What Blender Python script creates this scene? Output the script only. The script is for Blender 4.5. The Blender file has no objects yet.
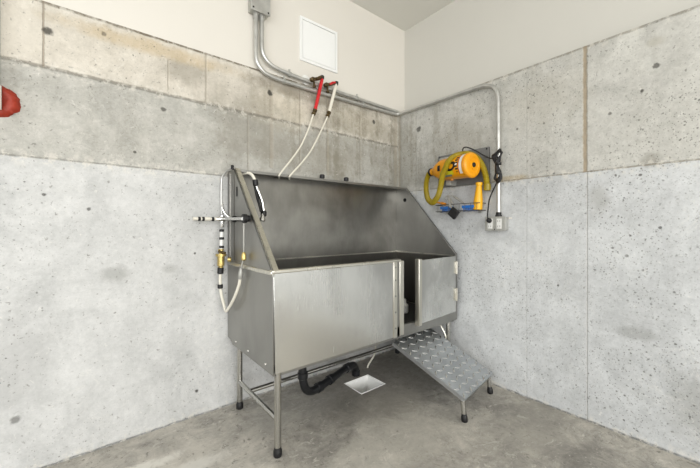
import bpy, bmesh, math, random
from mathutils import Vector, Matrix, noise as mnoise
random.seed(7)
S = bpy.context.scene
C = S.collection
PI = math.pi

# ------------------------------------------------------------------ materials
def lin(r, g, b):
    f = lambda c: (c/255/12.92) if c/255 <= .04045 else ((c/255+.055)/1.055)**2.4
    return (f(r), f(g), f(b), 1)

class NT:
    def __init__(s, name):
        s.m = bpy.data.materials.new(name); s.m.use_nodes = True
        s.t = s.m.node_tree; s.n = s.t.nodes; s.l = s.t.links
        s.b = s.n['Principled BSDF']
        s.tc = s.n.new('ShaderNodeTexCoord').outputs['Object']
        sp = s.n.new('ShaderNodeSeparateXYZ'); s.l.new(s.tc, sp.inputs[0])
        s.x, s.y, s.z = sp.outputs
    def put(s, sock, v):
        if isinstance(v, bpy.types.NodeSocket): s.l.new(v, sock)
        elif v is not None: sock.default_value = v
    def m_(s, op, a, b=None, c=None, clamp=False):
        n = s.n.new('ShaderNodeMath'); n.operation = op; n.use_clamp = clamp
        s.put(n.inputs[0], a)
        if b is not None: s.put(n.inputs[1], b)
        if c is not None: s.put(n.inputs[2], c)
        return n.outputs[0]
    def add(s, a, b): return s.m_('ADD', a, b)
    def sub(s, a, b): return s.m_('SUBTRACT', a, b)
    def mul(s, a, b): return s.m_('MULTIPLY', a, b)
    def step(s, v, lo, hi):        # smooth 0..1 as v goes lo..hi
        n = s.n.new('ShaderNodeMapRange'); n.interpolation_type = 'SMOOTHSTEP'
        s.put(n.inputs['Value'], v)
        if lo <= hi:
            n.inputs['From Min'].default_value = lo; n.inputs['From Max'].default_value = hi
        else:
            n.inputs['From Min'].default_value = hi; n.inputs['From Max'].default_value = lo
            n.inputs['To Min'].default_value = 1; n.inputs['To Max'].default_value = 0
        return n.outputs[0]
    def mix(s, f, a, b):
        n = s.n.new('ShaderNodeMix'); n.data_type = 'RGBA'
        s.put(n.inputs[0], f); s.put(n.inputs[6], a); s.put(n.inputs[7], b)
        return n.outputs[2]
    def scaled(s, sc, off=(0,0,0)):
        n = s.n.new('ShaderNodeMapping'); s.l.new(s.tc, n.inputs[0])
        n.inputs['Scale'].default_value = sc; n.inputs['Location'].default_value = off
        return n.outputs[0]
    def noise(s, scale, detail=4, rough=.55, vec=None, dist=0):
        n = s.n.new('ShaderNodeTexNoise'); s.l.new(vec or s.tc, n.inputs['Vector'])
        n.inputs['Scale'].default_value = scale; n.inputs['Detail'].default_value = detail
        n.inputs['Roughness'].default_value = rough; n.inputs['Distortion'].default_value = dist
        return n.outputs[0]
    def voro(s, scale, vec=None, rnd=1):
        n = s.n.new('ShaderNodeTexVoronoi'); s.l.new(vec or s.tc, n.inputs['Vector'])
        n.inputs['Scale'].default_value = scale; n.inputs['Randomness'].default_value = rnd
        return n.outputs['Distance'], n.outputs['Color']
    def bump(s, h, strength=.3, dist=.01, normal=None):
        n = s.n.new('ShaderNodeBump'); s.put(n.inputs['Height'], h)
        n.inputs['Strength'].default_value = strength; n.inputs['Distance'].default_value = dist
        if normal: s.l.new(normal, n.inputs['Normal'])
        s.l.new(n.outputs[0], s.b.inputs['Normal']); return n.outputs[0]
    def out(s, color=None, rough=None, metal=None, **k):
        s.put(s.b.inputs['Base Color'], color); s.put(s.b.inputs['Roughness'], rough); s.put(s.b.inputs['Metallic'], metal)
        for kk, v in k.items(): s.put(s.b.inputs[kk.replace('_', ' ')], v)
        return s.m

def plain(name, rgb, rough=.5, metal=0, var=.12, nscale=25, spec=.5):
    t = NT(name)
    f = t.noise(nscale, 4)
    c = lin(*rgb); d = tuple(v*(1-var*2) for v in c[:3])+(1,); e = tuple(min(1, v*(1+var)) for v in c[:3])+(1,)
    t.bump(t.noise(nscale*4, 3), .08, .003)
    return t.out(t.mix(f, d, e), t.m_('MULTIPLY_ADD', f, .2, rough-.1), metal, Specular_IOR_Level=spec)

def concrete_wall(name, axis, light, dark, hseams, vseams, spots, bands, stains=(), pore=1.0, drip=None):
    t = NT(name); h = t.x if axis == 'x' else t.y
    big = t.noise(.9, 5, .6); med = t.noise(3.3, 8, .68, dist=.6); cloud = t.noise(9, 8, .7); fine = t.noise(120, 4, .7)
    streak = t.noise(7, 4, .6, t.scaled((1, 1, .13)) )
    f = t.add(t.add(t.mul(big, .45), t.mul(med, .75)), t.add(t.mul(cloud, .38), t.mul(streak, .30)))
    f = t.step(f, .60, 1.28)
    grit = t.noise(34, 9, .82)
    f = t.m_('MULTIPLY_ADD', t.sub(fine, .5), .55, f)
    f = t.m_('MULTIPLY_ADD', t.sub(grit, .5), 1.5, f, clamp=True)
    col = t.mix(f, lin(*dark), lin(*light))
    wob = t.mul(t.sub(t.noise(14, 4), .5), .018)
    zz = t.add(t.z, wob)
    for (z0, z1, d2, l2) in bands:
        m = t.mul(t.step(zz, z0-.004, z0+.004), t.step(zz, z1+.004, z1-.004))
        col = t.mix(m, col, t.mix(f, lin(*d2), lin(*l2)))
    # the tone drifts along the pour
    for (hc, zc, rh, rz, rgb, a) in stains:
        dh = t.m_('DIVIDE', t.sub(h, hc), rh); dz = t.m_('DIVIDE', t.sub(t.z, zc), rz)
        d = t.m_('SQRT', t.add(t.mul(dh, dh), t.mul(dz, dz)))
        d = t.add(d, t.mul(t.sub(t.noise(9, 7, .7), .5), 1.6))
        col = t.mix(t.mul(t.step(d, 1.15, .35), a), col, lin(*rgb))
    # grime running down the upper pours
    dz0, d_a = drip
    dn = t.add(t.mul(t.noise(5, 6, .7, t.scaled((1.6, 1.6, .22))), .6), t.mul(t.noise(16, 7, .75), .4))
    near = t.step(h, -1.7, -.5) if axis == 'x' else t.step(h, -1.5, -.1)
    dk = t.mul(t.step(dn, .47, .60), t.mul(t.step(t.z, dz0-.02, dz0+.10), t.m_('MULTIPLY_ADD', near, .8, .2)))
    col = t.mix(t.mul(dk, d_a), col, lin(122, 116, 100))
    # irregular dark flecks and pale crumbs
    fl = t.noise(52, 5, .62, dist=.4)
    col = t.mix(t.mul(t.step(fl, .385, .32), .62), col, lin(112, 110, 104))
    fl2 = t.noise(38, 6, .68, dist=.8)
    col = t.mix(t.mul(t.step(fl2, .62, .70), .45), col, lin(228, 226, 219))
    # efflorescence scribbles: thin pale ragged veins
    vein = t.m_('ABSOLUTE', t.sub(t.noise(6, 7, .7, dist=1.2), .5))
    vm = t.mul(t.step(vein, .014, .002), t.step(t.noise(1.7, 3), .5, .66))
    col = t.mix(t.mul(vm, .35), col, lin(226, 224, 216))
    # air pores of three sizes
    hgt = t.mul(cloud, .25)
    for sc, r0, thr, a in ((115, .25, .50, .55), (52, .19, .74, .65), (22, .09, .84, .7)):
        d, c = t.voro(sc)
        r = t.n.new('ShaderNodeSeparateColor'); t.l.new(c, r.inputs[0])
        rad = t.mul(t.step(r.outputs[0], thr, 1.0), r0*pore)
        d = t.add(d, t.mul(t.sub(t.noise(sc*2.0, 3), .5), .42))
        k = t.step(t.sub(d, rad), .035, -.03)
        k = t.mul(k, t.step(r.outputs[0], thr, thr+.02))
        k = t.mul(k, t.step(t.noise(2.1, 4), .36, .62))
        col = t.mix(t.mul(k, a), col, lin(96, 95, 90))
        hgt = t.sub(hgt, t.mul(k, .9))
    for (z0, w, a, rgb) in hseams:
        dd = t.m_('ABSOLUTE', t.sub(zz if w > .006 else t.add(t.z, t.mul(wob, .35)), z0))
        ragged = t.step(t.noise(13, 8, .8), .36, .56)
        k = t.mul(t.step(dd, w, w*.25), t.m_('MULTIPLY_ADD', ragged, .7, .3))
        col = t.mix(t.mul(k, a), col, lin(*rgb)); hgt = t.sub(hgt, t.mul(k, 1.2))
        halo = t.mul(t.step(dd, .055, .0), t.mul(t.step(t.noise(22, 7, .75), .50, .58), .6))
        col = t.mix(halo, col, lin(218, 214, 204))
    for (h0, z0, z1, w, a, rgb) in vseams:
        dd = t.m_('ABSOLUTE', t.sub(t.add(h, t.mul(wob, .3)), h0))
        dd = t.add(dd, t.mul(t.sub(t.noise(30, 5, .7), .5), w*1.2))
        k = t.mul(t.step(dd, w*1.15, w*.3), t.mul(t.step(t.z, z0-.003, z0+.003), t.step(t.z, z1+.003, z1-.003)))
        col = t.mix(t.mul(k, a), col, t.mix(t.noise(24, 5, .7), lin(*rgb), lin(min(255,rgb[0]+55), min(255,rgb[1]+50), min(255,rgb[2]+45))))
        hgt = t.sub(hgt, t.mul(k, 1.0))
    for (hc, zc, r, a) in spots:
        dh = t.sub(h, hc); dz = t.sub(t.z, zc)
        d = t.m_('SQRT', t.add(t.mul(dh, dh), t.mul(dz, dz)))
        d = t.add(d, t.mul(t.sub(t.noise(45, 5, .7), .5), r*1.5))
        k = t.step(d, r*1.05, r*.45)
        col = t.mix(t.mul(k, a), col, lin(70, 68, 62)); hgt = t.sub(hgt, t.mul(k, 1.4))
    t.bump(hgt, .55, .006)
    return t.out(col, .82, 0, Specular_IOR_Level=.3)

TOP = 2.135
M = {}
M['wall_left'] = concrete_wall('concrete_left', 'x', (212,212,210), (174,175,173),
    [(1.416, .006, .6, (130,128,120)), (1.834, .013, .7, (112,108,97)), (TOP-.004, .012, .85, (92,80,60)), (.004, .008, .8, (110,110,106))],
    [(-2.362, 1.834, TOP, .005, .7, (110,102,90)), (-1.659, 1.834, TOP, .007, .45, (122,116,104)), (-1.858, 1.86, 2.03, .003, .45, (126,118,102)),
     (-1.403, 1.416, 1.834, .008, .4, (128,125,116)), (-1.24, 1.50, TOP, .018, .4, (132,126,114)), (-1.02, 1.5, TOP, .008, .3, (132,126,114)),
     (-.78, 1.5, TOP, .014, .35, (130,124,110)), (-.45, 1.5, TOP, .010, .3, (124,120,108)), (-.03, 1.45, TOP, .03, .5, (124,120,106))],
    [(-2.347,2.0,.022,.9), (-2.141,2.066,.012,.6), (-1.88,1.75,.016,.75), (-2.012,1.496,.010,.8), (-1.252,2.003,.022,.95), (-.296,2.003,.02,.9),
     (-.74,2.03,.012,.5), (-2.453,.255,.02,.6), (-1.709,.147,.012,.9), (-1.72,.95,.008,.8), (-2.36,1.25,.009,.7), (-2.20,1.19,.009,.7)],
    [(1.416, 1.834, (150,149,142), (198,196,189)), (1.834, 3, (178,172,160), (220,214,202))],
    [(-2.097,.864,.07,.05,(150,150,146),.55), (-1.85,.87,.05,.03,(160,160,156),.5), (-1.76,1.99,.13,.09,(146,140,128),.6), (-1.9,2.07,.5,.05,(188,164,118),.45), (-1.15,1.9,.3,.16,(196,186,166),.5),
     (-1.0,2.06,.5,.06,(112,102,84),.55), (-.5,1.95,.4,.12,(152,144,124),.5), (-.9,1.62,.5,.14,(140,136,124),.4), (-2.5,1.95,.2,.16,(214,208,196),.5),
     (-.15,1.8,.25,.4,(142,138,126),.35), (-2.45,.5,.14,.3,(168,168,166),.4), (-1.35,1.75,.35,.3,(142,138,127),.5), (-.65,1.75,.4,.3,(150,146,134),.4)], drip=(1.43, .62))
M['wall_right'] = concrete_wall('concrete_right', 'y', (213,215,215), (172,174,174),
    [(1.417, .006, .7, (138,130,112)), (TOP-.004, .012, .6, (128,120,104)), (.004, .010, .8, (110,110,104))],
    [(-1.437, 1.417, TOP, .013, .95, (128,118,100)), (-1.447, 0, 1.417, .004, .35, (140,140,136)), (-.212, 1.0, TOP, .004, .55, (126,124,116)),
     (-.02, 1.2, TOP, .02, .5, (132,126,112)), (-1.12, 0, 2.1, .003, .12, (150,150,146))],
    [(-.242,1.942,.028,.8), (-1.735,1.907,.016,.75), (-1.682,1.799,.009,.8), (-1.675,1.37,.009,.8), (-.35,2.0,.008,.6), (-1.06,1.75,.009,.6), (-1.13,1.87,.008,.6),
     (-1.55,1.72,.01,.6), (-1.62,.95,.010,.6), (-1.75,1.1,.009,.7), (-1.3,.75,.008,.6)],
    [(1.417, 3, (164,163,157), (208,207,200))],
    [(-1.713,1.441,.05,.045,(140,136,126),.6), (-1.66,.55,.10,.04,(150,150,148),.6), (-1.50,1.25,.06,.10,(162,162,158),.6), (-.6,1.7,.3,.3,(158,155,144),.45), (-1.0,1.43,.16,.025,(176,158,124),.6),
     (-1.731,2.03,.05,.03,(176,172,160),.6), (-.1,1.7,.15,.4,(150,147,136),.45), (-1.9,.25,.16,.2,(150,150,146),.6), (-1.2,1.9,.3,.2,(186,182,170),.4)], pore=1.12, drip=(1.44, .45))

def mat_floor():
    t = NT('concrete_floor')
    big = t.noise(1.3, 6, .62, dist=.4); med = t.noise(5, 9, .72, dist=.8); fine = t.noise(90, 4, .7); grit = t.noise(22, 9, .8)
    f = t.step(t.add(t.mul(big, .7), t.mul(med, .6)), .42, .84)
    f = t.m_('MULTIPLY_ADD', t.sub(grit, .5), 1.3, f)
    f = t.m_('MULTIPLY_ADD', t.sub(fine, .5), .35, f, clamp=True)
    col = t.mix(f, lin(128,125,119), lin(194,189,179))
    for n_, lo, hi, rgb, a in ((t.noise(26, 8, .75, dist=.6), .43, .36, (98,95,88), .7), (t.noise(13, 9, .78, t.scaled((1,1.5,1)), dist=1.4), .56, .64, (212,208,198), .65), (t.noise(70, 4, .6), .36, .30, (92,88,80), .6)):
        col = t.mix(t.mul(t.step(n_, lo, hi), a), col, lin(*rgb))
    sc = t.m_('ABSOLUTE', t.sub(t.noise(3.4, 8, .68, t.scaled((1, 1.7, 1)), dist=2.0), .5))
    k = t.mul(t.step(sc, .03, .003), t.step(t.noise(2.0, 4), .46, .62))
    col = t.mix(t.mul(k, .45), col, lin(206,203,194))
    # pale scuffs on the open side, darker patch under the tub
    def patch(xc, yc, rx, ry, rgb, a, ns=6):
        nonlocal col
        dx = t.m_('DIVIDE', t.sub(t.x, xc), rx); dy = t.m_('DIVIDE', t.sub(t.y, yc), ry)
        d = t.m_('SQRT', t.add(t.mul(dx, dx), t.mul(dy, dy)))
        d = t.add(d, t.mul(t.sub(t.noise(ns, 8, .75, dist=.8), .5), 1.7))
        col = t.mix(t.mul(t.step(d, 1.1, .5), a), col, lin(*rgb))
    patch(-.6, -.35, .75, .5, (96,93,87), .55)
    patch(-.75, -.62, .35, .18, (160,156,146), .35, 12)
    patch(-.95, -.9, .5, .25, (186,182,172), .45, 9)
    patch(-2.1, -.28, .28, .05, (222,219,210), .8, 14)
    patch(-1.85, -.42, .20, .06, (214,211,203), .7, 14)
    patch(-1.25, -.28, .4, .2, (160,158,151), .35)
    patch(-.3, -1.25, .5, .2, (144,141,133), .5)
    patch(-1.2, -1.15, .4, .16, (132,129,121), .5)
    d, c = t.voro(9)
    sp = t.step(t.add(d, t.mul(t.sub(t.noise(40, 3), .5), .1)), .07, .04)
    col = t.mix(t.mul(sp, t.mul(t.step(t.noise(3), .5, .6), .5)), col, lin(92,88,80))
    t.bump(t.add(t.mul(med, .6), t.mul(fine, .15)), .35, .006)
    return t.out(col, t.m_('MULTIPLY_ADD', med, .35, .42), 0, Specular_IOR_Level=.35)
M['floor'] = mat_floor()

def mat_paint(name, rgb):
    t = NT(name)
    f = t.noise(1.1, 5, .6)
    c = lin(*rgb)
    t.bump(t.noise(220, 3), .12, .002)
    return t.out(t.mix(f, tuple(v*.94 for v in c[:3])+(1,), c), .6, 0, Specular_IOR_Level=.3)
M['paint_left'] = mat_paint('paint_warm_white', (221,217,208))
M['paint_right'] = mat_paint('paint_cream', (208,206,198))
M['ceiling'] = mat_paint('paint_ceiling', (222,221,214))

def steel(name, rgb=(190,188,182), axis='h', rough=.3, smudge_sheen=.5):
    t = NT(name)
    v = t.scaled((1.2, 1.2, 90) if axis == 'h' else (70, 70, 1.5))
    br = t.noise(6, 4, .6, v)
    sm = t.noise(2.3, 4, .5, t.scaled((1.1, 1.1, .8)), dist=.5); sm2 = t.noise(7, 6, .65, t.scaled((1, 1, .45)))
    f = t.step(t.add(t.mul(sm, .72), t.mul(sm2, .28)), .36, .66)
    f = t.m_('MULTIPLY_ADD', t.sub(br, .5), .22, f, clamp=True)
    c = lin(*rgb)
    col = t.mix(t.mul(f, smudge_sheen), c, tuple(v*.52 for v in c[:3])+(1,))  # smudges and the panels' uneven reflections, both mixed into the base colour
    r = t.m_('MULTIPLY_ADD', sm, .26, rough-.10)
    r = t.m_('MULTIPLY_ADD', t.sub(br, .5), .08, r)
    t.bump(t.add(t.mul(br, .4), t.mul(sm, 1.5)), .08, .002)
    return t.out(col, r, 1.0)
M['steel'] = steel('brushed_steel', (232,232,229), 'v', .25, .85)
M['steel_in_shade'] = steel('brushed_steel_inner_shade', (168,166,160), 'v', .30, .9)  # same steel, darkened in colour for the shade inside the tub
M['steel_basin_shade'] = steel('brushed_steel_basin_shade', (120,118,113), 'v', .4, .8)  # liner's dark reflections put into a still darker base colour
M['steel_side_shade'] = steel('brushed_steel_side_shade', (165,164,160), 'v', .4, .5)  # same steel in a darker tone, painting in the shade of turned-away faces
M['steel_trim'] = steel('steel_edge', (222,219,208), 'v', .26, .3)
M['steel_tube'] = steel('steel_tube', (200,199,194), 'v', .22, .3)
M['tread'] = steel('tread_plate', (200,203,206), 'v', .34, .6)
M['galv'] = plain('galvanised_steel', (206,206,202), .36, .75, .18, 20)
M['cast'] = plain('cast_grey_metal', (184,184,178), .5, .5, .15, 30)
M['black'] = plain('black_rubber', (22,22,23), .5)
M['pipe_black'] = plain('black_plastic', (26,27,29), .34, 0, .2, 15)
M['white'] = plain('white_plastic', (228,228,224), .4, 0, .04)
M['white_hose'] = plain('cream_hose', (226,222,208), .35, 0, .06)
M['red'] = plain('red_plastic', (206,32,38), .38, 0, .1)
M['brass'] = plain('brass', (198,176,112), .3, .85, .15, 40)
M['brass_dull'] = plain('tarnished_brass', (108,92,64), .4, .8, .2, 60)
M['chrome'] = plain('chrome', (226,226,224), .12, 1, .05)
M['yellow'] = plain('orange_yellow_enamel', (238,160,16), .34, 0, .08, 10)
M['nozzle'] = plain('yellow_plastic', (240,178,20), .36, 0, .06, 10)
M['olive'] = plain('olive_hose', (158,138,20), .42, 0, .2, 30)
M['grey_board'] = plain('grey_board', (112,112,110), .6, 0, .12, 8)
M['dark_wire'] = plain('dark_wire', (92,90,86), .4, .5)
M['blue'] = plain('blue_plastic', (36,112,196), .35, 0, .1)
M['orange'] = plain('amber_plastic', (220,140,30), .4, 0, .1)
M['label_white'] = plain('label_white', (232,228,218), .5, 0, .1)
M['label_red'] = plain('label_red', (190,60,26), .5)
M['label_green'] = plain('label_yellow_green', (206,196,30), .5)
M['label_grey'] = plain('label_grey', (128,136,120), .5)
M['door_white'] = plain('white_enamel', (236,237,235), .45, 0, .02, 6)
M['tub_mat'] = plain('dark_mat', (30,30,28), .8, 0, .2, 40)
M['dark'] = plain('dark_void', (14,14,14), .9)

def mat_redfoam():
    t = NT('red_sealant'); f = t.noise(22, 6, .7)
    d = t.noise(60, 4)
    t.bump(t.add(f, t.mul(d, .4)), .5, .01)
    return t.out(t.mix(f, lin(96,22,10), lin(186,58,28)), .5)
M['sealant'] = mat_redfoam()
def mat_drain():
    t = NT('stained_white_basin')
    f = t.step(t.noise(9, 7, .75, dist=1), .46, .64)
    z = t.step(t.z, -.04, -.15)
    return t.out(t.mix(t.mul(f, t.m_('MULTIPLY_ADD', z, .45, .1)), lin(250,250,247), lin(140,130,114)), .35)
M['basin'] = mat_drain()

# ------------------------------------------------------------------ mesh tools
class MB:
    def __init__(s): s.bm = bmesh.new()
    def face(s, pts):
        vs = [s.bm.verts.new(p) for p in pts]; return s.bm.faces.new(vs)
    def box(s, a, b, mat=None):
        (x0,y0,z0),(x1,y1,z1) = a, b
        x0,x1 = sorted((x0,x1)); y0,y1 = sorted((y0,y1)); z0,z1 = sorted((z0,z1))
        P = [Vector(p) for p in ((x0,y0,z0),(x1,y0,z0),(x1,y1,z0),(x0,y1,z0),(x0,y0,z1),(x1,y0,z1),(x1,y1,z1),(x0,y1,z1))]
        if mat: P = [mat @ p for p in P]
        v = [s.bm.verts.new(p) for p in P]
        for f in ((0,3,2,1),(4,5,6,7),(0,1,5,4),(1,2,6,5),(2,3,7,6),(3,0,4,7)): s.bm.faces.new([v[i] for i in f])
        return s
    def prism(s, poly, vec):       # poly: list of 3-D points (planar), extruded by vec
        n = len(poly); vec = Vector(vec)
        a = [s.bm.verts.new(p) for p in poly]; b = [s.bm.verts.new(Vector(p)+vec) for p in poly]
        s.bm.faces.new(a); s.bm.faces.new(b[::-1])
        for i in range(n): s.bm.faces.new((a[i], b[i], b[(i+1)%n], a[(i+1)%n]))
        return s
    def tube(s, pts, r, seg=14, closed=False, caps=True):
        pts = [Vector(p) for p in pts]; n = len(pts)
        R = r if isinstance(r, (list, tuple)) else [r]*n
        T = []
        for i in range(n):
            if closed: d = pts[(i+1)%n]-pts[i-1]
            else: d = pts[min(i+1,n-1)]-pts[max(i-1,0)]
            T.append(d.normalized())
        up = Vector((0,0,1)) if abs(T[0].z) < .9 else Vector((1,0,0))
        N = (up - T[0]*up.dot(T[0])).normalized()
        rings = []
        for i in range(n):
            N = (N - T[i]*N.dot(T[i])).normalized(); B = T[i].cross(N)
            rings.append([s.bm.verts.new(pts[i]+(N*math.cos(2*PI*k/seg)+B*math.sin(2*PI*k/seg))*R[i]) for k in range(seg)])
        for i in range(n if closed else n-1):
            a, b = rings[i], rings[(i+1)%n]
            for k in range(seg): s.bm.faces.new((a[k], a[(k+1)%seg], b[(k+1)%seg], b[k]))
        if caps and not closed:
            s.bm.faces.new(rings[0][::-1]); s.bm.faces.new(rings[-1])
        return s
    def build(s, name, mat, parent=None, bevel=0, smooth=True, seg=2):
        bmesh.ops.recalc_face_normals(s.bm, faces=s.bm.faces[:])
        me = bpy.data.meshes.new(name); s.bm.to_mesh(me); s.bm.free()
        me.materials.append(mat)
        o = bpy.data.objects.new(name, me); C.objects.link(o)
        if smooth:
            me.polygons.foreach_set('use_smooth', [True]*len(me.polygons))
            me.set_sharp_from_angle(angle=math.radians(38))
        if bevel:
            b = o.modifiers.new('bevel', 'BEVEL'); b.width = bevel; b.segments = seg; b.limit_method = 'ANGLE'; b.angle_limit = math.radians(38)
            b.harden_normals = False
        if parent is not None:
            o.parent = parent; o.matrix_parent_inverse = world(parent).inverted()
        return o
def world(o):
    m = o.matrix_basis.copy()
    while o.parent:
        m = o.parent.matrix_basis @ o.matrix_parent_inverse @ m if False else (o.parent.matrix_basis @ o.matrix_parent_inverse @ m)
        o = o.parent
    return m
def spline(pts, n=8):
    pts = [Vector(p) for p in pts]; P = [2*pts[0]-pts[1]]+pts+[2*pts[-1]-pts[-2]]; out = []
    for i in range(1, len(P)-2):
        a,b,c,d = P[i-1:i+3]
        for k in range(n):
            t = k/n
            out.append(.5*((2*b)+(c-a)*t+(2*a-5*b+4*c-d)*t*t+(3*b-a-3*c+d)*t**3))
    out.append(pts[-1]); return out
def lathe_pts(p0, p1, prof):
    """profile [(t along p0->p1 in metres, r)] -> pts, radii"""
    p0 = Vector(p0); d = (Vector(p1)-p0).normalized()
    return [p0+d*t for t,_ in prof], [max(r,.0002) for _,r in prof]
def turned(mb, p0, p1, prof, seg=20):
    # duplicate rings keep the tangent along the axis
    p0 = Vector(p0); d = (Vector(p1)-p0).normalized()
    up = Vector((0,0,1)) if abs(d.z) < .9 else Vector((1,0,0))
    N = (up-d*up.dot(d)).normalized(); B = d.cross(N); rings = []
    for t, r in prof:
        rings.append([mb.bm.verts.new(p0+d*t+(N*math.cos(2*PI*k/seg)+B*math.sin(2*PI*k/seg))*max(r,.0002)) for k in range(seg)])
    for a, b in zip(rings, rings[1:]):
        for k in range(seg): mb.bm.faces.new((a[k], a[(k+1)%seg], b[(k+1)%seg], b[k]))
    mb.bm.faces.new(rings[0][::-1]); mb.bm.faces.new(rings[-1]); return mb
def tag(o, label=None, cat=None, group=None, kind=None):
    if label: o['label'] = label
    if cat: o['category'] = cat
    if group: o['group'] = group
    if kind: o['kind'] = kind
    return o
def thing(name, loc, label, cat, group=None):
    o = bpy.data.objects.new(name, None); C.objects.link(o); o.location = loc
    o.empty_display_size = .05
    return tag(o, label, cat, group)

# ------------------------------------------------------------------ setting
def struct(mb, name, mat, **k): return tag(mb.build(name, mat, **k), kind='structure')
XL, YF = -4.6, -6.5
struct(MB().box((XL,0,0),(.0,.25,TOP)), 'wall_left', M['wall_left'], smooth=False)
struct(MB().box((0,YF,0),(.25,.25,TOP)), 'wall_right', M['wall_right'], smooth=False)
struct(MB().box((XL,.006,TOP),(.25,.25,2.93)), 'wall_left_upper', M['paint_left'], smooth=False)
struct(MB().box((.10,YF,TOP),(.25,.25,2.93)), 'wall_right_upper', M['paint_right'], smooth=False)
struct(MB().box((XL,YF,2.93),(.25,.25,3.02)), 'ceiling', M['ceiling'], smooth=False)
DX0, DX1, DY0, DY1 = -.80, -.572, -.415, -.225
f = MB()
f.box((XL,YF,-.2),(DX0,.25,0)); f.box((DX1,YF,-.2),(.25,.25,0)); f.box((DX0,YF,-.2),(DX1,DY0,0)); f.box((DX0,DY1,-.2),(DX1,.25,0))
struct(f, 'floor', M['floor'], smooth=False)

# ------------------------------------------------------------------ wash tub
X0, X1, YB, YFR, ZR, ZB, ZT = -1.535, -.03, -.012, -.63, .89, .41, 1.444
tub = thing('wash_tub', (-.78,-.32,0), 'large raised stainless steel dog wash tub with high backsplash and front door', 'tub')
th = .006
# front panel
b = MB()
b.prism([(X0+.004,YFR,ZR),(-.69,YFR,ZR),(-.69,YFR,ZB+.004),(X0+.012,YFR,ZB)], (0,th,0))
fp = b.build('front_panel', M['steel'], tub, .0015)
b = MB().box((-.69,YFR-.001,ZB-.004),(X1,YFR+.02,.475)); b.box((-.055,YFR-.001,.475),(X1,YFR+.02,ZR))
b.build('door_sill', M['steel_side_shade'], tub, .002)
b = MB().box((-.725,YFR-.006,ZB),(-.692,YFR+.004,ZR+.002)); b.box((-.668,YFR-.004,ZB+.004),(-.628,YFR+.03,ZR-.002))
jt = b.build('door_post', M['steel_trim'], tub, .003)
b = MB().box((-.692,YFR-.001,ZB),(-.668,YFR+.01,ZR-.006)); b.box((-.628,YFR+.004,.475),(-.622,YFR+.06,ZR-.01))
b.build('post_channel', M['steel_side_shade'], tub, .001)
for z in (.47,.57,.67,.77,.85): turned(MB(), (-.709,YFR-.006,z), (-.709,YFR-.02,z), [(0,.006),(.002,.005),(.003,.002)], 10).build('rivet', M['steel_side_shade'], jt)
# sides
def side(x, name, t):
    poly = [(x,YB,ZT),(x,-.13,ZT),(x,YFR,ZR),(x,YFR,ZB),(x,-.16,ZB),(x,YB,ZB+.02)]
    return MB().prism(poly, (t,0,0)).build(name, M['steel_side_shade'], tub, .001)
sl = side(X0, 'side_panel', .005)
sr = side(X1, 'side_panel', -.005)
# folded edges running down the slant of each side
for x, t, par, w in ((X0, -.0, sl, .030), (X1, 0, sr, -.022)):
    b = MB()
    d = Vector((0, YFR+.13, ZR-ZT)).normalized(); nrm = Vector((0, d.z, -d.y))
    a0 = Vector((x,-.13,ZT+.001)); a1 = Vector((x,YFR,ZR+.004))
    if nrm.y > 0: nrm = -nrm
    b.prism([a0, a0+Vector((w,0,0)), a0+Vector((w,0,0))+nrm*.006, a0+nrm*.006], a1-a0)
    b.prism([a0+nrm*.006, a0+nrm*.006+Vector((w*.16,0,0)), a0-nrm*.012+Vector((w*.16,0,0)), a0-nrm*.012], a1-a0)
    b.build('edge_flange', M['steel_trim'] if w > 0 else M['steel_side_shade'], par, .001)
b = MB().box((X0-.002,-.128,ZR+.02),(X0-.0005,-.122,ZT-.004))
b.build('seam', M['steel_basin_shade'], sl)
b = MB().box((X0-.003,-.055,ZR+.02),(X0-.0003,-.048,ZT-.02)); b.build('seam', M['steel_tube'], sl)
# slot and small fixings on the outer left side
b = MB(); b.box((X0-.002,-.175,1.28),(X0-.0005,-.16,1.335)); b.build('slot', M['dark'], sl)
for y, z in ((-.15,.437),(-.33,.437),(-.55,.437)): turned(MB(), (X0,y,z), (X0-.02,y,z), [(0,.008),(.003,.007),(.004,.003)], 12).build('rivet', M['steel_tube'], sl)
# backsplash with its top ledge
bp_ = MB().box((X0,YB-.006,ZR-.02),(X1,YB,ZT)).build('backsplash', M['steel_in_shade'], tub, .001)
b = MB().box((X0,-.13,ZT-.004),(X1,YB,ZT)); b.box((X0,-.133,ZT-.016),(X1,-.128,ZT+.001))
led = b.build('top_ledge', M['steel_side_shade'], tub, .001)
b = MB()
for x in (-.881,-.659):
    turned(b, (x,-.075,ZT), (x,-.075,ZT+.1), [(0,.012),(.012,.012),(.014,.019),(.034,.019),(.040,.014)], 16)
    o = b.build('ledge_knob', M['black'], led); b = MB()
b.bm.free()
b = MB(); turned(b, (X1-.0052,-.117,1.341), (X1-.02,-.117,1.341), [(0,.017),(.003,.016),(.004,.012)], 20)
b.build('hole_plug', M['dark'], sr)
# line where the splash meets the basin
b = MB().box((X0+.006,YB-.012,ZR-.006),(X1-.006,YB-.006,ZR)); b.box((X1-.011,YFR+.01,ZR-.005),(X1-.005,YB,ZR)); b.box((X0+.005,YFR+.01,ZR-.005),(X0+.011,YB,ZR))
b.build('basin_seam', M['steel_trim'], tub)
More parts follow.
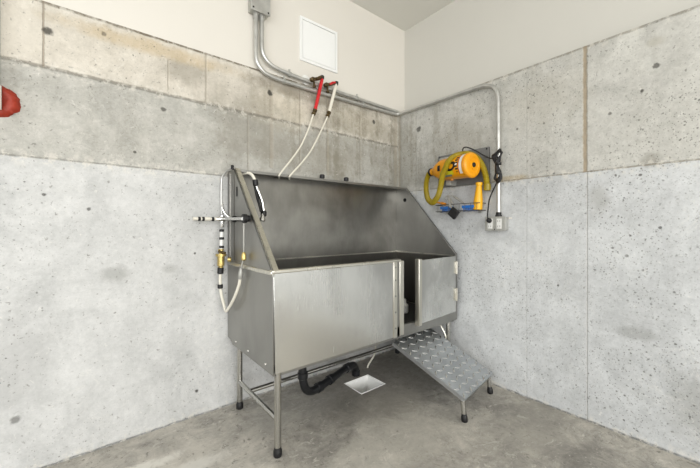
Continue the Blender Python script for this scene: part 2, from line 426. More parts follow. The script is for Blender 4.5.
# inner basin liner (inset walls and floor)
b = MB()
ZF = .46
b.box((X0+.005,YFR+.006,ZF-.01),(X1-.005,YB-.006,ZF))
b.box((X0+.006,YB-.02,ZF),(X1-.006,YB-.013,ZR-.01))
b.box((X1-.014,YFR+.02,ZF),(X1-.006,YB-.02,ZR-.012))
b.box((X0+.006,YFR+.008,ZF),(X0+.014,YB-.02,ZR-.012))
b.build('basin', M['steel_basin_shade'], tub, .001)
b = MB().box((-1.40,YFR+.03,ZF+.001),(-.10,YB-.10,ZF+.012)); b.build('floor_mat', M['tub_mat'], tub, .003)
# rolled front and left rims
b = MB().box((X0-.006,YFR-.010,ZR-.007),(-.66,YFR+.024,ZR+.010)); b.build('rim', M['steel_trim'], tub, .004)
b = MB().box((X0-.012,YFR-.006,ZR-.014),(X0+.010,YB-.03,ZR+.006)); b.build('rim', M['steel_trim'], tub, .005)
b = MB().box((X0-.006,YFR-.008,ZR-.020),(X0+.006,YFR-.001,ZR-.006)); b.build('rim_corner', M['cast'], tub, .002)
# bottom frame
b = MB()
b.box((X0+.02,YFR+.02,ZB-.022),(X1-.01,YFR+.05,ZB)); b.box((X0+.02,YB-.05,ZB-.02),(X1-.01,YB-.02,ZB))
b.box((X0+.015,YFR+.02,ZB-.02),(X0+.045,YB-.03,ZB)); b.box((X1-.04,YFR+.02,ZB-.02),(X1-.01,YB-.03,ZB))
b.build('bottom_frame', M['steel_side_shade'], tub, .002)
b = MB().box((X0+.01,YFR+.006,ZB-.002),(X1-.006,YB-.02,ZB+.003)); b.build('underside', M['steel_side_shade'], tub)
def leg(x, y, top=ZB-.005, parent=tub, r=.0170, foot=True, lean=(0,0)):
    f = Vector((x,y,0)); h = top; dz = Vector((lean[0],lean[1],h)).normalized()
    L = h/dz.z
    o = turned(MB(), f+dz*.04, f+dz*L, [(0,r*.93),(.008,r*.93),(.009,r),(L-.04,r)], 24).build('leg', M['steel_tube'], parent)
    if foot:
        turned(MB(), f+Vector((0,0,.0005)), f+dz, [(0,r*1.05),(.004,r*1.22),(.028,r*1.22),(.034,r*1.05),(.044,r*1.0)], 24).build('rubber_foot', M['black'], o)
    return o
leg(-1.495,-.60); leg(-1.485,-.075); leg(-.09,-.595); leg(-.09,-.08)
for a, c_ in (((-1.495,-.60,.175),(-1.487,-.075,.165)), ((-.09,-.595,.175),(-.09,-.08,.165))):
    MB().tube([a,c_], .0130, 18).build('stretcher', M['steel_tube'], tub)
MB().tube([(-1.49,-.235,.168),(-.09,-.25,.168)], .0125, 18).build('stretcher', M['steel_tube'], tub)
# door: hinged at the far end and a few degrees ajar
HX, HY = -.060, YFR-.006
ang = math.atan2(.036, .47)
Rm = Matrix.Translation((HX,HY,0)) @ Matrix.Rotation(ang, 4, 'Z')
dl = .465
b = MB(); b.box((-dl+.02,-.004,.470),(0,.006,ZR-.004), Rm)
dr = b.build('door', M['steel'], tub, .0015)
b = MB(); b.box((-dl-.012,-.008,.458),(-dl+.022,.026,ZR+.004), Rm); b.build('door_edge', M['steel_trim'], dr, .003)
for z in (.60, .80):
    b = MB(); b.box((-.020,-.012,z-.045),(.012,-.004,z+.045), Rm)
    b.tube([Rm@Vector((-.002,-.014,z-.048)), Rm@Vector((-.002,-.014,z+.048))], .006, 12)
    b.build('hinge', M['steel_trim'], dr, .001)
# black trap under the tub
b = MB(); b.tube(spline([(-1.215,-.36,.40),(-1.215,-.36,.30),(-1.212,-.36,.20),(-1.190,-.358,.135),(-1.145,-.350,.106),(-1.085,-.340,.106),(-1.0,-.312,.108),(-.90,-.280,.110),(-.80,-.246,.112),(-.72,-.222,.108),(-.680,-.200,.085),(-.655,-.185,.05),(-.650,-.180,-.03)],6), .0245, 20)
tr = b.build('drain_trap', M['pipe_black'], tub)
for p, q in (((-1.213,-.36,.245),(-1.213,-.36,.205)), ((-1.105,-.344,.106),(-1.065,-.334,.106)), ((-.99,-.309,.108),(-.955,-.297,.109)), ((-.80,-.246,.112),(-.755,-.232,.111)), ((-1.215,-.36,.40),(-1.215,-.36,.36)), ((-.65,-.18,.04),(-.65,-.18,.001))):
    L = (Vector(q)-Vector(p)).length
    turned(MB(), p, q, [(0,.026),(.003,.031),(L-.003,.031),(L,.026)], 16).build('slip_nut', M['pipe_black'], tr)
MB().tube(spline([(-.46,-.18,.41),(-.45,-.18,.26),(-.448,-.18,.17),(-.455,-.17,.10),(-.475,-.15,.05),(-.49,-.14,.02),(-.50,-.135,-.02)],6), .0068, 12).build('overflow_tube', M['white_hose'], tub)
# bracket under the door end
MB().tube(spline([(-.185,YFR+.05,.40),(-.185,YFR+.02,.36),(-.182,YFR+.0,.325),(-.19,YFR-.01,.30),(-.215,YFR-.005,.292),(-.23,YFR,.30)],5), .0075, 12).build('hook', M['steel_trim'], tub)

# small white object in the tub
pl = turned(MB(), (-.385,-.42,ZF+.0125), (-.385,-.42,1), [(0,.026),(.010,.030),(.055,.030),(.066,.020),(.074,.014),(.098,.014),(.102,.010)], 20).build('plastic_bottle', M['white'])
tag(pl, 'small white plastic bottle standing inside the steel tub, seen through the gap beside the door', 'bottle')

# ------------------------------------------------------------------ floor drain
dr_ = thing('floor_sink', (-.686,-.32,-.12), 'square white recessed floor sink under the steel tub', 'floor drain')
b = MB(); w = .008
b.box((DX0,DY0,-.16),(DX1,DY1,-.15)); b.box((DX0,DY0,-.15),(DX0+w,DY1,.002)); b.box((DX1-w,DY0,-.15),(DX1,DY1,.002))
b.box((DX0+w,DY0,-.15),(DX1-w,DY0+w,.002)); b.box((DX0+w,DY1-w,-.15),(DX1-w,DY1,.002))
b.build('bowl', M['basin'], dr_, .002)
turned(MB(), (-.68,-.32,-.1499), (-.68,-.32,0), [(0,.035),(.003,.034),(.004,.028)], 20).build('drain_grate', M['cast'], dr_)

# ------------------------------------------------------------------ ramp
rp = thing('access_ramp', (-.4,-.85,0), 'grey diamond-tread metal ramp sloping down from the tub door', 'ramp')
A = Vector((-.700,-.605,.372)); Bv = Vector((-.548,-1.020,.128)); Cc = Vector((-.100,-.952,.128)); D = Cc-Bv+A
u = (D-A); v = (Bv-A); nrm = u.cross(v).normalized()
if nrm.z < 0: nrm = -nrm
b = MB(); b.prism([A, Bv, Cc, D], -nrm*.004)
un, vn = u.normalized(), v.normalized()
# folded lips
b.prism([A, Bv, Bv-nrm*.022, A-nrm*.022], un*.003); b.prism([D, Cc, Cc-nrm*.022, D-nrm*.022], -un*.003)
b.prism([Bv, Cc, Cc-nrm*.020, Bv-nrm*.020], -vn*.003)
pt = b.build('ramp_plate', M['tread'], rp, .001)
b = MB(); nu, nv = 9, 11
for i in range(nu):
    for j in range(nv):
        c = A + u*((i+.5)/nu) + v*((j+.5)/nv)
        s_ = 1 if (i+j) % 2 else -1
        d1 = (un*.9*s_ + vn*.55).normalized(); d2 = nrm.cross(d1)
        L, W, H = .024, .0080, .0035
        base = [c+d1*L, c+d2*W, c-d1*L, c-d2*W]; base = [p+nrm*.0002 for p in base]
        top = [c+d1*L*.55+nrm*H, c+d2*W*.45+nrm*H, c-d1*L*.55+nrm*H, c-d2*W*.45+nrm*H]
        vb = [b.bm.verts.new(p) for p in base]; vt = [b.bm.verts.new(p) for p in top]
        b.bm.faces.new(vt)
        for k in range(4): b.bm.faces.new((vb[k], vb[(k+1)%4], vt[(k+1)%4], vt[k]))
tag(b.build('tread_pattern', M['chrome'], pt), kind='stuff')
leg(-.545,-1.012, .118, rp, .0145, lean=(.0,.012)); leg(-.128,-.944, .118, rp, .0145, lean=(-.004,.012))

# ------------------------------------------------------------------ hand sprayer (hooked inside the left end)
sp = thing('hand_sprayer', (-1.46,-.17,1.30), 'chrome hand sprayer with black grip hanging inside the left end of the tub', 'sprayer')
MB().tube(spline([(-1.475,-.10,1.425),(-1.452,-.14,1.425),(-1.438,-.165,1.405),(-1.428,-.175,1.372)],6), .009, 14).build('hose', M['white_hose'], sp)
turned(MB(), (-1.430,-.175,1.385), (-1.424,-.175,1.345), [(0,.012),(.004,.016),(.034,.016),(.04,.011)], 16).build('collar', M['black'], sp)
MB().tube(spline([(-1.424,-.175,1.35),(-1.405,-.18,1.30),(-1.388,-.185,1.25),(-1.382,-.19,1.20)],6), [.009]*3+[.0115]*16, 14).build('wand', M['chrome'], sp)
MB().tube(spline([(-1.427,-.167,1.345),(-1.416,-.168,1.29),(-1.402,-.170,1.24),(-1.392,-.175,1.195)],6), .0075, 12).build('grip', M['black'], sp)
turned(MB(), (-1.379,-.185,1.20), (-1.386,-.192,1.14), [(0,.013),(.006,.018),(.028,.018),(.034,.012)], 16).build('trigger_collar', M['black'], sp)
turned(MB(), (-1.388,-.192,1.182), (-1.399,-.200,1.12), [(0,.010),(.02,.012),(.034,.018),(.044,.018),(.046,.012)], 16).build('nozzle', M['chrome'], sp)

# ------------------------------------------------------------------ plumbing on the left end
vp = thing('water_valve', (-1.60,-.06,1.15), 'chrome and brass water valve with looped white hose beside the tub', 'plumbing')
Y = -.065
b = MB(); turned(b, (-1.745,Y,1.149), (-1.60,Y,1.150), [(0,.009),(.05,.009),(.052,.011),(.09,.011),(.092,.009),(.15,.009)], 14)
b.tube([(-1.725,Y,1.149),(-1.725,-.0,1.149)], .009, 12)
b.build('supply_pipe', M['white_hose'], vp)
for x in (-1.712,-1.690,-1.638): turned(MB(), (x-.008,Y,1.149), (x+.012,Y,1.149), [(0,.010),(.002,.0125),(.012,.0125),(.014,.010)], 12).build('coupling', M['black'], vp)
b = MB(); turned(b, (-1.622,Y,1.150), (-1.50,Y,1.151), [(0,.012),(.01,.016),(.03,.018),(.048,.018),(.055,.012)], 16)
turned(b, (-1.588,Y,1.17), (-1.588,Y,1.08), [(0,.012),(.06,.014),(.07,.011)], 14)
b.tube([(-1.588,Y,1.15),(-1.578,Y-.04,1.15),(-1.576,-.36,1.146)], .0085, 12)
b.build('tee', M['chrome'], vp)
MB().tube(spline([(-1.592,Y-.03,1.238),(-1.597,Y-.035,1.215),(-1.586,Y-.04,1.187),(-1.570,Y-.05,1.166),(-1.556,Y-.07,1.155),(-1.552,Y-.11,1.151)],6), [.006]*8+[.008]*23, 14).build('lever', M['chrome'], vp)
for y, r in ((-.195,.018),(-.345,.024)):
    turned(MB(), (-1.5365,y,1.148), (-1.6,y,1.148), [(0,r*.7),(.010,r*.7),(.014,r),(.032,r),(.037,r*.7)], 18).build('knob', M['black'], vp)
# vertical run, vacuum breaker, V-shaped hose
b = MB(); turned(b, (-1.588,Y,1.085), (-1.592,Y,.94), [(0,.0105),(.15,.0105)], 14); b.build('riser', M['white'], vp)
for z in (1.082,1.035,.985): turned(MB(), (-1.589,Y,z+.008), (-1.589,Y,z-.01), [(0,.011),(.002,.014),(.013,.014),(.015,.011)], 14).build('clamp', M['black'], vp)
b = MB(); turned(b, (-1.592,Y,.975), (-1.594,Y,.84), [(0,.008),(.004,.018),(.012,.018),(.014,.012),(.028,.012),(.030,.030),(.044,.030),(.046,.020),(.10,.020),(.104,.014),(.115,.014)], 18)
bf = b.build('brass_valve', M['brass'], vp)
MB().tube([(-1.612,Y-.015,.962),(-1.572,Y-.015,.948)], .008, 12).build('bleed_screw', M['brass_dull'], bf)
for z in (.845,.80): pass
turned(MB(), (-1.594,Y,.866), (-1.597,Y,.82), [(0,.013),(.003,.0175),(.035,.0175),(.04,.012)], 16).build('clamp', M['black'], vp)
turned(MB(), (-1.597,Y,.765), (-1.597,Y,.74), [(0,.012),(.003,.0155),(.02,.0155),(.024,.012)], 16).build('clamp', M['black'], vp)
b = MB(); b.tube([(-1.596,Y,.84),(-1.597,Y,.80),(-1.597,Y,.745)]+spline([(-1.595,Y,.735),(-1.588,Y-.003,.69),(-1.578,Y-.007,.645),(-1.575,Y-.035,.612),(-1.572,Y-.085,.645),(-1.566,Y-.15,.71),(-1.560,Y-.205,.79),(-1.560,Y-.225,.85)],6), .0085, 14)
b.build('loop_hose', M['white_hose'], vp)
turned(MB(), (-1.560,Y-.220,.82), (-1.560,Y-.232,.88), [(0,.009),(.004,.012),(.04,.012),(.048,.008),(.065,.008)], 14).build('clamp', M['cast'], vp)
b = MB(); b.tube([(-1.560,Y-.232,.87),(-1.560,-.337,.95),(-1.562,-.343,1.12)], .0040, 10); b.build('thin_tube', M['cast'], vp)
turned(MB(), (-1.560,-.335,.925), (-1.560,-.338,.985), [(0,.009),(.006,.014),(.03,.013),(.045,.006)], 14).build('brass_cap', M['brass'], vp)
turned(MB(), (-1.572,Y-.055,.915), (-1.548,Y-.065,.912), [(0,.014),(.016,.014),(.02,.010)], 12).build('brass_elbow', M['brass'], vp)
# flexible line arching off the top of the tub end
fl = MB().tube(spline([(-1.575,-.02,1.18),(-1.578,-.022,1.26),(-1.578,-.024,1.36),(-1.574,-.03,1.405),(-1.560,-.05,1.432),(-1.548,-.08,1.450),(-1.53,-.105,1.456)],6), .0055, 12).build('air_line', M['galv'], vp)
turned(MB(), (-1.538,-.10,ZT), (-1.538,-.10,ZT+.1), [(0,.009),(.022,.009),(.026,.006)], 12).build('bolt', M['black'], sl)

# ------------------------------------------------------------------ hot / cold supply on the upper left wall
def supply(xe, ze, handle_dx, col_hose, drop, name_lab, lab2, hand_mat):
    sv = thing('shutoff_valve', (xe,0,ze), name_lab, 'valve')
    turned(MB(), (xe-.012,.004,ze+.008), (xe-.012,-.05,ze+.008), [(0,.036),(.006,.035),(.012,.022),(.014,.012)], 20).build('wall_plate', M['white'], sv)
    turned(MB(), (xe+.003,-.01,ze), (xe+.012,-.08,ze), [(0,.010),(.03,.010),(.032,.016),(.055,.016),(.058,.010),(.066,.010)], 14).build('valve_body', M['brass_dull'], sv)
    MB().tube([(xe+.01,-.052,ze),(xe+.055,-.056,ze+.018),(xe+handle_dx,-.056,ze+.04)], [.012,.013,.010], 12).build('outlet_stub', M['brass_dull'], sv)
    turned(MB(), (xe+.028,-.045,ze-.006), (xe+.028,-.05,ze-.05), [(0,.007),(.03,.007),(.034,.013),(.044,.013)], 12).build('stem', M['brass_dull'], sv)
    MB().tube([(xe+.03,-.075,ze+.004),(xe+.052,-.08,ze+.020),(xe+.075,-.078,ze+.030)], [.007,.009,.007], 10).build('handle', hand_mat, sv)
    turned(MB(), (xe+handle_dx,-.056,ze+.052), (xe+handle_dx,-.056,ze+.015), [(0,.010),(.004,.015),(.02,.015),(.03,.011)], 14).build('elbow_cap', M['black'], sv)
    hs = thing('supply_hose', drop[-1], lab2, 'hose')
    d0, d1 = Vector(drop[0]), Vector(drop[1])
    MB().tube([d0, d0.lerp(d1,.5)+Vector((.001,0,0)), d1], .0125, 16).build('sleeve', col_hose, hs)
    dd = (Vector(drop[2])-d1).normalized()
    turned(MB(), d1, d1+dd, [(-.006,.012),(-.004,.016),(.010,.016),(.012,.011),(.022,.011),(.024,.015),(.036,.015),(.038,.009)], 14).build('connector', M['brass_dull'], hs)
    MB().tube(spline([d1+dd*.03]+[Vector(p) for p in drop[2:]],8), .0058, 12).build('tube', M['white_hose'], hs)
supply(-.96,2.160,.092, M['red'], [(-.868,-.056,2.190),(-.926,-.05,1.946),(-.950,-.052,1.890),(-.988,-.062,1.798),(-1.060,-.083,1.666),(-1.148,-.111,1.556),(-1.222,-.134,1.474),(-1.252,-.142,1.438),(-1.256,-.138,1.426),(-1.195,-.02,1.434)],
       'tarnished brass shutoff valve feeding the red-sleeved hose', 'thin water hose whose upper length is a red sleeve', M['brass_dull'])
supply(-.842,2.153,.104, M['white_hose'], [(-.738,-.056,2.195),(-.803,-.05,1.958),(-.832,-.052,1.892),(-.908,-.066,1.757),(-.985,-.090,1.640),(-1.068,-.113,1.546),(-1.146,-.134,1.470),(-1.178,-.142,1.438),(-1.182,-.138,1.426),(-1.118,-.02,1.434)],
       'tarnished brass shutoff valve with red lever feeding the all-white hose', 'thin water hose with a plain white sleeve at its top', M['red'])

# ------------------------------------------------------------------ conduits and boxes
def conduit(pts, label, grp=None, straps=(), r=.0135):
    o = thing('conduit', pts[-1], label, 'conduit')
    MB().tube(pts, r, 16).build('pipe', M['galv'], o)
    for p, q in straps:      # one-hole strap: ring plus a tab fixed to the wall
        p, q = Vector(p), Vector(q); d = (q-p).normalized()
        b = MB(); turned(b, p, q, [(0,r+.0015),(.001,r+.004),(.017,r+.004),(.018,r+.0015)], 16)
        side_ = Vector((0,0,1)) if abs(d.z) < .5 else (Vector((0,1,0)) if abs(p.x) < .1 else Vector((1,0,0)))
        b.tube([p+d*.009+side_*.016, p+d*.009+side_*.034], .007, 8)
        b.build('strap', M['cast'], o)
    return o
outer = [(-1.362,-.028,2.47),(-1.362,-.028,2.25)]+spline([(-1.362,-.028,2.205),(-1.354,-.028,2.168),(-1.333,-.028,2.136),(-1.30,-.028,2.113),(-1.25,-.028,2.101),(-1.19,-.028,2.097)],6)[1:]+[(-.98,-.028,2.096),(-.6,-.028,2.101),(-.10,-.028,2.112)]+spline([(-.075,-.029,2.113),(-.05,-.034,2.114),(-.034,-.05,2.115),(-.029,-.075,2.115)],5)+[(-.028,-.12,2.116),(-.028,-.5,2.110),(-.028,-.80,2.104)]+spline([(-.028,-.85,2.100),(-.028,-.905,2.075),(-.028,-.937,2.03),(-.028,-.948,1.98)],6)+[(-.028,-.950,1.5),(-.028,-.950,1.185)]
conduit(outer, 'long galvanised conduit that turns the corner and drops to the outlet box', straps=[((-1.17,-.028,2.097),(-1.1,-.028,2.097)),((-.45,-.028,2.104),(-.4,-.028,2.104))])
inner = [(-1.322,-.028,2.47),(-1.322,-.028,2.31)]+spline([(-1.322,-.028,2.275),(-1.312,-.028,2.232),(-1.286,-.028,2.196),(-1.245,-.028,2.175),(-1.19,-.028,2.164)],6)[1:]+[(-1.068,-.028,2.154),(-.64,-.028,2.143),(-.20,-.028,2.139),(-.02,-.028,2.139)]
conduit(inner, 'shorter galvanised conduit running above its twin from the wall box to the corner', straps=[((-1.13,-.028,2.158),(-1.05,-.028,2.152)),((-.52,-.028,2.142),(-.4,-.028,2.141))])
jb = thing('junction_box', (-1.342,0,2.48), 'grey metal junction box high on the white wall above the conduits', 'electrical box')
MB().box((-1.402,-.055,2.478),(-1.282,.005,2.68)).build('box', M['cast'], jb, .005)
MB().box((-1.407,-.062,2.474),(-1.277,-.054,2.684)).build('cover', M['galv'], jb, .002)
for x, z in ((-1.392,2.49),(-1.292,2.49),(-1.392,2.585),(-1.292,2.585)): turned(MB(), (x,-.062,z), (x,-.08,z), [(0,.006),(.002,.005),(.003,.002)], 10).build('screw', M['dark'], jb)
for x in (-1.362,-1.322): turned(MB(), (x,-.028,2.478), (x,-.028,2.4), [(0,.019),(.012,.019),(.013,.0165),(.038,.0165)], 16).build('connector', M['galv'], jb)

# outlet on the right wall
ob = thing('outlet_box', (0,-.938,1.08), 'galvanised double electrical box with white outlets at the foot of the conduit', 'outlet')
MB().box((-.052,-1.005,1.082),(.004,-.872,1.170)).build('box', M['galv'], ob, .004)
MB().box((-.057,-1.009,1.078),(-.051,-.868,1.174)).build('cover', M['cast'], ob, .002)
for yc, mt in ((-.905,'white'),(-.968,'white')):
    r_ = MB().box((-.061,yc-.017,1.092),(-.056,yc+.017,1.160)).build('receptacle', M[mt], ob, .002)
    for zc in (1.108,1.143):
        b = MB(); b.box((-.0618,yc-.008,zc-.006),(-.0608,yc-.006,zc+.006)); b.box((-.0618,yc+.006,zc-.006),(-.0608,yc+.008,zc+.006)); b.build('slot', M['dark'], r_)
turned(MB(), (-.028,-.950,1.17), (-.028,-.950,1.3), [(0,.021),(.016,.021),(.017,.017),(.030,.017),(.034,.0145)], 16).build('connector', M['black'], ob)
turned(MB(), (-.06,-.938,1.088), (-.07,-.938,1.088), [(0,.004),(.003,.002)], 8).build('screw', M['dark'], ob)
MB().box((-.008,-1.026,1.158),(.002,-1.009,1.168)).build('tab', M['label_white'], ob, .001)

# access panel
ap = thing('access_hatch', (-.85,0,2.30), 'square white access panel set in the painted wall above the valves', 'access panel')
b = MB(); x0,x1,z0,z1,w = -1.022,-.690,2.300,2.618,.020
b.box((x0,-.006,z0),(x1,.008,z0+w)); b.box((x0,-.006,z1-w),(x1,.008,z1)); b.box((x0,-.006,z0+w),(x0+w,.008,z1-w)); b.box((x1-w,-.006,z0+w),(x1,.008,z1-w))
b.build('frame', M['door_white'], ap, .0015)
MB().box((x0+w+.003,-.004,z0+w+.003),(x1-w-.003,.008,z1-w-.003)).build('door', M['door_white'], ap, .001)

# red sealant and its pipe at the far left of the back wall
b = MB(); n = 40; rings = []
for k, (rr, yy) in enumerate(((.075,.002),(.068,-.012),(.052,-.022),(.036,-.020),(.022,-.012),(.012,-.012))):
    ring = []
    for i in range(n):
        a = 2*PI*i/n
        q = rr*(1+(.10*mnoise.noise(Vector((math.cos(a)*4,math.sin(a)*4,k*.2)))+(.12*random.random() if k < 2 and i > n*.5 else .02*random.random())))
        ring.append(b.bm.verts.new((-2.510+q*math.cos(a)*1.0, yy+.003*random.random(), 1.645+q*math.sin(a)*.93)))
    rings.append(ring)
for a_, c_ in zip(rings, rings[1:]):
    for i in range(n): b.bm.faces.new((a_[i], a_[(i+1)%n], c_[(i+1)%n], c_[i]))
b.bm.faces.new(rings[-1])
tag(b.build('sealant_patch', M['sealant']), 'ragged round red sealant patch around a pipe on the concrete wall', 'sealant')
pp = thing('wall_pipe', (-2.53,-.03,1.66), 'thin grey pipe rising out of the red sealant patch on the concrete wall', 'pipe')
MB().tube([(-2.500,-.03,1.66),(-2.500,-.03,1.85),(-2.500,-.03,2.12)], .007, 14).build('tube', M['cast'], pp)
turned(MB(), (-2.500,-.034,1.60), (-2.500,-.034,1.75), [(0,.011),(.10,.011)], 14).build('cap', M['label_white'], pp)

# ------------------------------------------------------------------ dryer on the right wall
mb_ = thing('mounting_board', (0,-.66,1.42), 'flat dark grey board screwed to the concrete wall behind the dryer', 'board')
MB().box((-.018,-.875,1.418),(.004,-.452,1.668)).build('panel', M['grey_board'], mb_, .002)
for y, z in ((-.86,1.655),(-.86,1.432),(-.467,1.655),(-.467,1.432)): turned(MB(), (-.018,y,z), (-.03,y,z), [(0,.006),(.002,.005),(.003,.001)], 10).build('screw', M['dark'], mb_)
dy = thing('pet_dryer', (-.12,-.66,1.54), 'orange-yellow cylindrical pet dryer with olive hose mounted on the wall', 'dryer')
P0 = Vector((-.108,-.455,1.533)); P1 = Vector((-.150,-.838,1.529)); ax = (P1-P0).normalized(); L = (P1-P0).length
body = turned(MB(), P0, P1, [(0,.026),(.030,.027),(.034,.034),(.07,.056),(.10,.070),(.125,.078),(.14,.080),(L-.034,.083),(L-.031,.087),(L-.014,.087),(L-.005,.080),(L-.002,.072),(L-.002,.056),(L-.005,.054),(L-.006,.03),(L,.028)], 48).build('housing', M['yellow'], dy)
turned(MB(), P0-ax*.012, P1, [(0,.027),(.004,.031),(.016,.031),(.020,.027)], 24).build('hose_ring', M['black'], dy)
turned(MB(), P1-ax*.001, P1+ax, [(0,.017),(.006,.016),(.010,.008)], 20).build('centre_knob', M['black'], dy)
turned(MB(), P0+ax*(L-.020), P1, [(0,.0865),(.002,.0885),(.004,.0885),(.006,.0865)], 48).build('band', M['orange'], dy)
# marks wrap the housing: ang measured from the side facing the room, up positive
Nz = (Vector((0,0,1))-ax*ax.z).normalized(); No = ax.cross(Nz)
if No.x > 0: No = -No
def mark(name, mat, t0, t1, a0, a1, r=.0832, lift=0, n=8):
    b = MB(); g = []
    for i in range(n+1):
        a = a0+(a1-a0)*i/n; row = []
        for t in (t0, t1):
            row.append(b.bm.verts.new(P0+ax*t+(No*math.cos(a)+Nz*math.sin(a))*(r+lift)))
        g.append(row)
    for p, q in zip(g, g[1:]): b.bm.faces.new((p[0],p[1],q[1],q[0]))
    return b.build(name, mat, body)
def ringmark(name, mat, tc, ac, rt, ra, wid, r=.0842, n=28):
    b = MB(); a_, c_ = [], []
    for i in range(n):
        q = 2*PI*i/n
        for lst, k in ((a_,1),(c_,1-wid)):
            t = tc+rt*k*math.cos(q)+.3*ra*k*math.sin(q)*.09; a = ac+ra*k*math.sin(q)
            lst.append(b.bm.verts.new(P0+ax*t+(No*math.cos(a)+Nz*math.sin(a))*r))
    for i in range(n): b.bm.faces.new((a_[i],a_[(i+1)%n],c_[(i+1)%n],c_[i]))
    return b.build(name, mat, body)
mark('white_stripe', M['label_white'], L-.060, L-.038, -.75, 1.35, .0846, n=20)
mark('red_stripe', M['label_red'], L-.067, L-.060, -.75, 1.35, .0846, n=20)
ringmark('logo_letter', M['black'], L-.128, .0, .038, .40, .5)
mark('logo_letter', M['black'], L-.250, L-.226, -.22, .26, .0842)
for a0, a1, t0, t1 in ((.62,.78,-.146,-.124),(.40,.54,-.150,-.128),(.16,.30,-.144,-.126),(-.12,.04,-.150,-.130),(-.34,-.22,-.146,-.124),(-.58,-.50,-.142,-.130)):
    mark('small_lettering', M['black'], L+t0+.055, L+t1+.055, a0, a1, .0842, n=3)
ringmark('badge', M['label_white'], L-.084, .10, .009, .09, .9, .0848, 14)
mark('green_label', M['label_green'], L-.235, L-.115, -.74, -.36, .0836)
mark('grey_label', M['label_grey'], L-.225, L-.135, -.90, -.70, .0838)
MB().box((-.10,-.60,1.60),(-.03,-.52,1.632)).build('bracket', M['cast'], dy, .004)
MB().box((-.10,-.62,1.418),(-.018,-.58,1.46)).build('bracket', M['cast'], dy, .003)
turned(MB(), P0+ax*.20-Nz*.076, P0+ax*.20-Nz*.2, [(0,.014),(.010,.013),(.012,.006)], 14).build('foot_stud', M['orange'], dy)
# corrugated hose
hp = spline([tuple(P0-ax*.002),(-.106,-.425,1.515),(-.115,-.412,1.46),(-.125,-.418,1.39),(-.140,-.445,1.325),(-.165,-.500,1.290),(-.205,-.555,1.295),(-.235,-.612,1.335),(-.246,-.640,1.400),(-.246,-.655,1.47),(-.236,-.672,1.520),(-.222,-.686,1.565),(-.185,-.706,1.602),(-.135,-.740,1.622),(-.095,-.785,1.618),(-.068,-.820,1.585),(-.052,-.850,1.525),(-.046,-.870,1.45),(-.044,-.878,1.375)],14)
rr = [.0195+(.0016 if i % 2 else -.0012) for i in range(len(hp))]
hose = MB().tube(hp, rr, 18).build('hose', M['olive'], dy)
turned(MB(), hp[-1]+Vector((0,0,.03)), hp[-1]-Vector((0,0,.1)), [(0,.020),(.004,.0235),(.045,.0235),(.048,.020)], 18).build('hose_cuff', M['olive'], hose)
# power cord: lead, hanging loops on the conduit, plug
cd = [(-.13,-.745,1.60),(-.13,-.742,1.655),(-.110,-.755,1.672),(-.08,-.80,1.648),(-.055,-.86,1.602),(-.06,-.915,1.572),(-.062,-.955,1.578)]
loops = []
for k in range(4):
    s_ = .010*k
    loops += [(-.062-.004*k,-.972+s_*.6,1.53),(-.066,-.985-s_*.3,1.60),(-.06-.004*k,-.972+s_*.8,1.625-s_),(-.062,-.952+s_,1.58),(-.066-.004*k,-.948-s_*.5,1.50),(-.06,-.948+s_*.4,1.43),(-.066,-.965,1.398+s_),(-.062-.003*k,-.988+s_*.4,1.44)]
tail = [(-.060,-.950,1.395),(-.058,-.920,1.34),(-.058,-.900,1.29),(-.06,-.893,1.235),(-.072,-.895,1.18),(-.078,-.902,1.155)]
cord = MB().tube(spline(cd+loops+tail,5), .0048, 8).build('power_cord', M['black'], dy)
for z in (1.535,1.475): turned(MB(), (-.064,-.966,z), (-.064,-.966,z-.02), [(0,.020),(.012,.021),(.016,.018)], 12).build('tie', M['black'], cord)
turned(MB(), (-.061,-.905,1.146), (-.09,-.905,1.152), [(0,.016),(.012,.017),(.024,.013),(.030,.006)], 14).build('plug', M['black'], cord)

# yellow nozzle standing on the rack
nz = thing('dryer_nozzle', (-.062,-.822,1.245), 'tapered yellow plastic nozzle standing upright on the wire rack below the dryer', 'nozzle')
turned(MB(), (-.062,-.817,1.224), (-.062,-.829,1.43), [(0,.026),(.006,.031),(.03,.031),(.075,.030),(.10,.026),(.17,.019),(.175,.023),(.192,.023),(.195,.018)], 24).build('cone', M['nozzle'], nz)

# wire rack with what it holds
rk = thing('wire_rack', (-.05,-.66,1.24), 'small chrome wire rack fixed to the concrete below the dryer', 'rack')
b = MB()
for z in (1.272,1.222):
    b.tube([(-.004,-.49,z),(-.10,-.49,z),(-.10,-.845,z),(-.004,-.845,z)], .0026, 8)
for i in range(8):
    y = -.51-.046*i; b.tube([(-.10,y,1.275),(-.10,y,1.222),(-.055,y,1.216),(-.006,y,1.222)], .0014, 6)
b.tube([(-.10,-.49,1.222),(-.006,-.49,1.222)], .0025, 8); b.tube([(-.10,-.845,1.222),(-.006,-.845,1.222)], .0025, 8)
b.build('wire_frame', M['dark_wire'], rk)
for y in (-.53,-.80): MB().box((-.006,y-.012,1.205),(.003,y+.012,1.29)).build('wall_clip', M['cast'], rk, .001)
def comb(yc, len_, name, lab, mat, zc=1.233, x=-.078):
    b = MB(); b.box((x-.012,yc-len_/2,zc),(x+.012,yc+len_/2,zc+.02))
    n = int(len_/.012)
    for i in range(n): b.box((x-.006,yc-len_/2+.004+i*.012,zc-.022),(x+.006,yc-len_/2+.009+i*.012,zc))
    return tag(b.build(name, mat, None, .002), lab, 'brush')
comb(-.575,.105,'grooming_comb','blue plastic comb at the corner end of the wire rack',M['blue'], 1.240)
comb(-.77,.125,'grooming_comb','blue plastic comb lying below the yellow nozzle',M['blue'], 1.240)
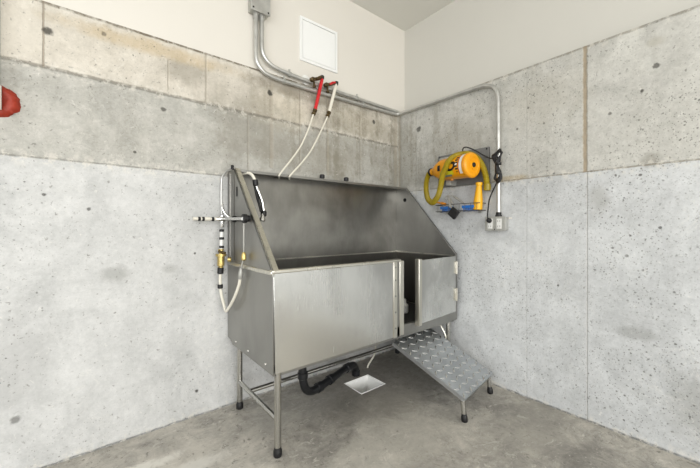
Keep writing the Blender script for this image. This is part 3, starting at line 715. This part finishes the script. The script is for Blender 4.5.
o = MB(); o.tube(spline([(-.092,-.49,1.296),(-.09,-.53,1.288),(-.088,-.57,1.276)],5), [.007]*6+[.011]*5, 12); tag(o.build('brush_handle', M['orange']), 'amber plastic brush handle poking up at the corner end of the wire rack', 'brush')
br = thing('slicker_brush', (-.12,-.655,1.23), 'black slicker brush head hanging below the wire rack', 'brush')
Rb = Matrix.Translation((-.118,-.66,1.205)) @ Matrix.Rotation(math.radians(40), 4, 'X')
MB().box((-.012,-.034,-.034),(.012,.034,.034), Rb).build('brush_head', M['black'], br, .004)
MB().tube([Rb@Vector((0,.02,.02)), (-.112,-.625,1.262), (-.09,-.60,1.32)], [.010,.008,.007], 10).build('handle', M['cast'], br)
b = MB()
for i in range(7): b.tube([(-.112,-.625-.010*i,1.245),(-.128,-.622-.010*i,1.262+.004*(i%2))], .0012, 5)
b.build('bristles', M['cast'], br)['kind'] = 'stuff'
# folded clippers: two thin blades leaning on the wall
sc_ = thing('grooming_shears', (-.045,-.63,1.30), 'pair of silver grooming shears leaning on the wall above the wire rack', 'shears')
MB().tube([(-.085,-.72,1.275),(-.075,-.66,1.315),(-.068,-.615,1.340)], [.006,.010,.004], 8).build('blade', M['cast'], sc_)
MB().tube([(-.085,-.63,1.272),(-.075,-.60,1.315),(-.068,-.575,1.345)], [.006,.010,.004], 8).build('blade', M['cast'], sc_)
for c0 in ((-.066,-.60,1.352),(-.066,-.565,1.325)):
    MB().tube([Vector(c0)+Vector((0,math.cos(q)*.014,math.sin(q)*.014)) for q in [2*PI*i/16 for i in range(16)]], .003, 8, closed=True).build('finger_ring', M['cast'], sc_)

# ------------------------------------------------------------------ light
w = bpy.data.worlds.new('world'); S.world = w; w.use_nodes = True
nt = w.node_tree; bg = nt.nodes['Background']
tc = nt.nodes.new('ShaderNodeTexCoord'); sx = nt.nodes.new('ShaderNodeSeparateXYZ'); cr = nt.nodes.new('ShaderNodeValToRGB')
nt.links.new(tc.outputs['Generated'], sx.inputs[0]); mr = nt.nodes.new('ShaderNodeMapRange')
mr.inputs['From Min'].default_value = -.6; mr.inputs['From Max'].default_value = .8
nt.links.new(sx.outputs['Z'], mr.inputs['Value']); nt.links.new(mr.outputs[0], cr.inputs[0])
cr.color_ramp.elements[0].color = (.42,.41,.40,1); cr.color_ramp.elements[1].color = (.90,.93,.97,1)
nt.links.new(cr.outputs[0], bg.inputs[0]); bg.inputs[1].default_value = 1.15
def area(name, loc, aim, sx_, sy_, power, col):
    l = bpy.data.lights.new(name, 'AREA'); l.shape = 'RECTANGLE'; l.size = sx_; l.size_y = sy_; l.energy = power; l.color = col
    o = bpy.data.objects.new(name, l); C.objects.link(o); o.location = loc
    o.rotation_euler = (Vector(aim)-Vector(loc)).to_track_quat('-Z','Y').to_euler(); return o
area('doorway_light', (-2.6,-6.0,1.6), (-.9,0,.9), 3.6, 2.4, 180, (1,.985,.96))
area('side_light', (-4.4,-2.6,1.8), (0,-.8,1.0), 2.4, 2.0, 55, (.97,.985,1))

# ------------------------------------------------------------------ camera
cam = bpy.data.cameras.new('camera'); co = bpy.data.objects.new('camera', cam); C.objects.link(co)
co.location = (-2.2126, -2.0372, 1.1); co.rotation_euler = (PI/2, 0, math.radians(50.96-90))
cam.sensor_width = 36; cam.sensor_fit = 'HORIZONTAL'; cam.lens = 326/700*36; cam.shift_y = -6.5/700; cam.clip_start = .05
S.camera = co
S.view_settings.view_transform = 'Standard'; S.view_settings.look = 'None'; S.view_settings.exposure = 0
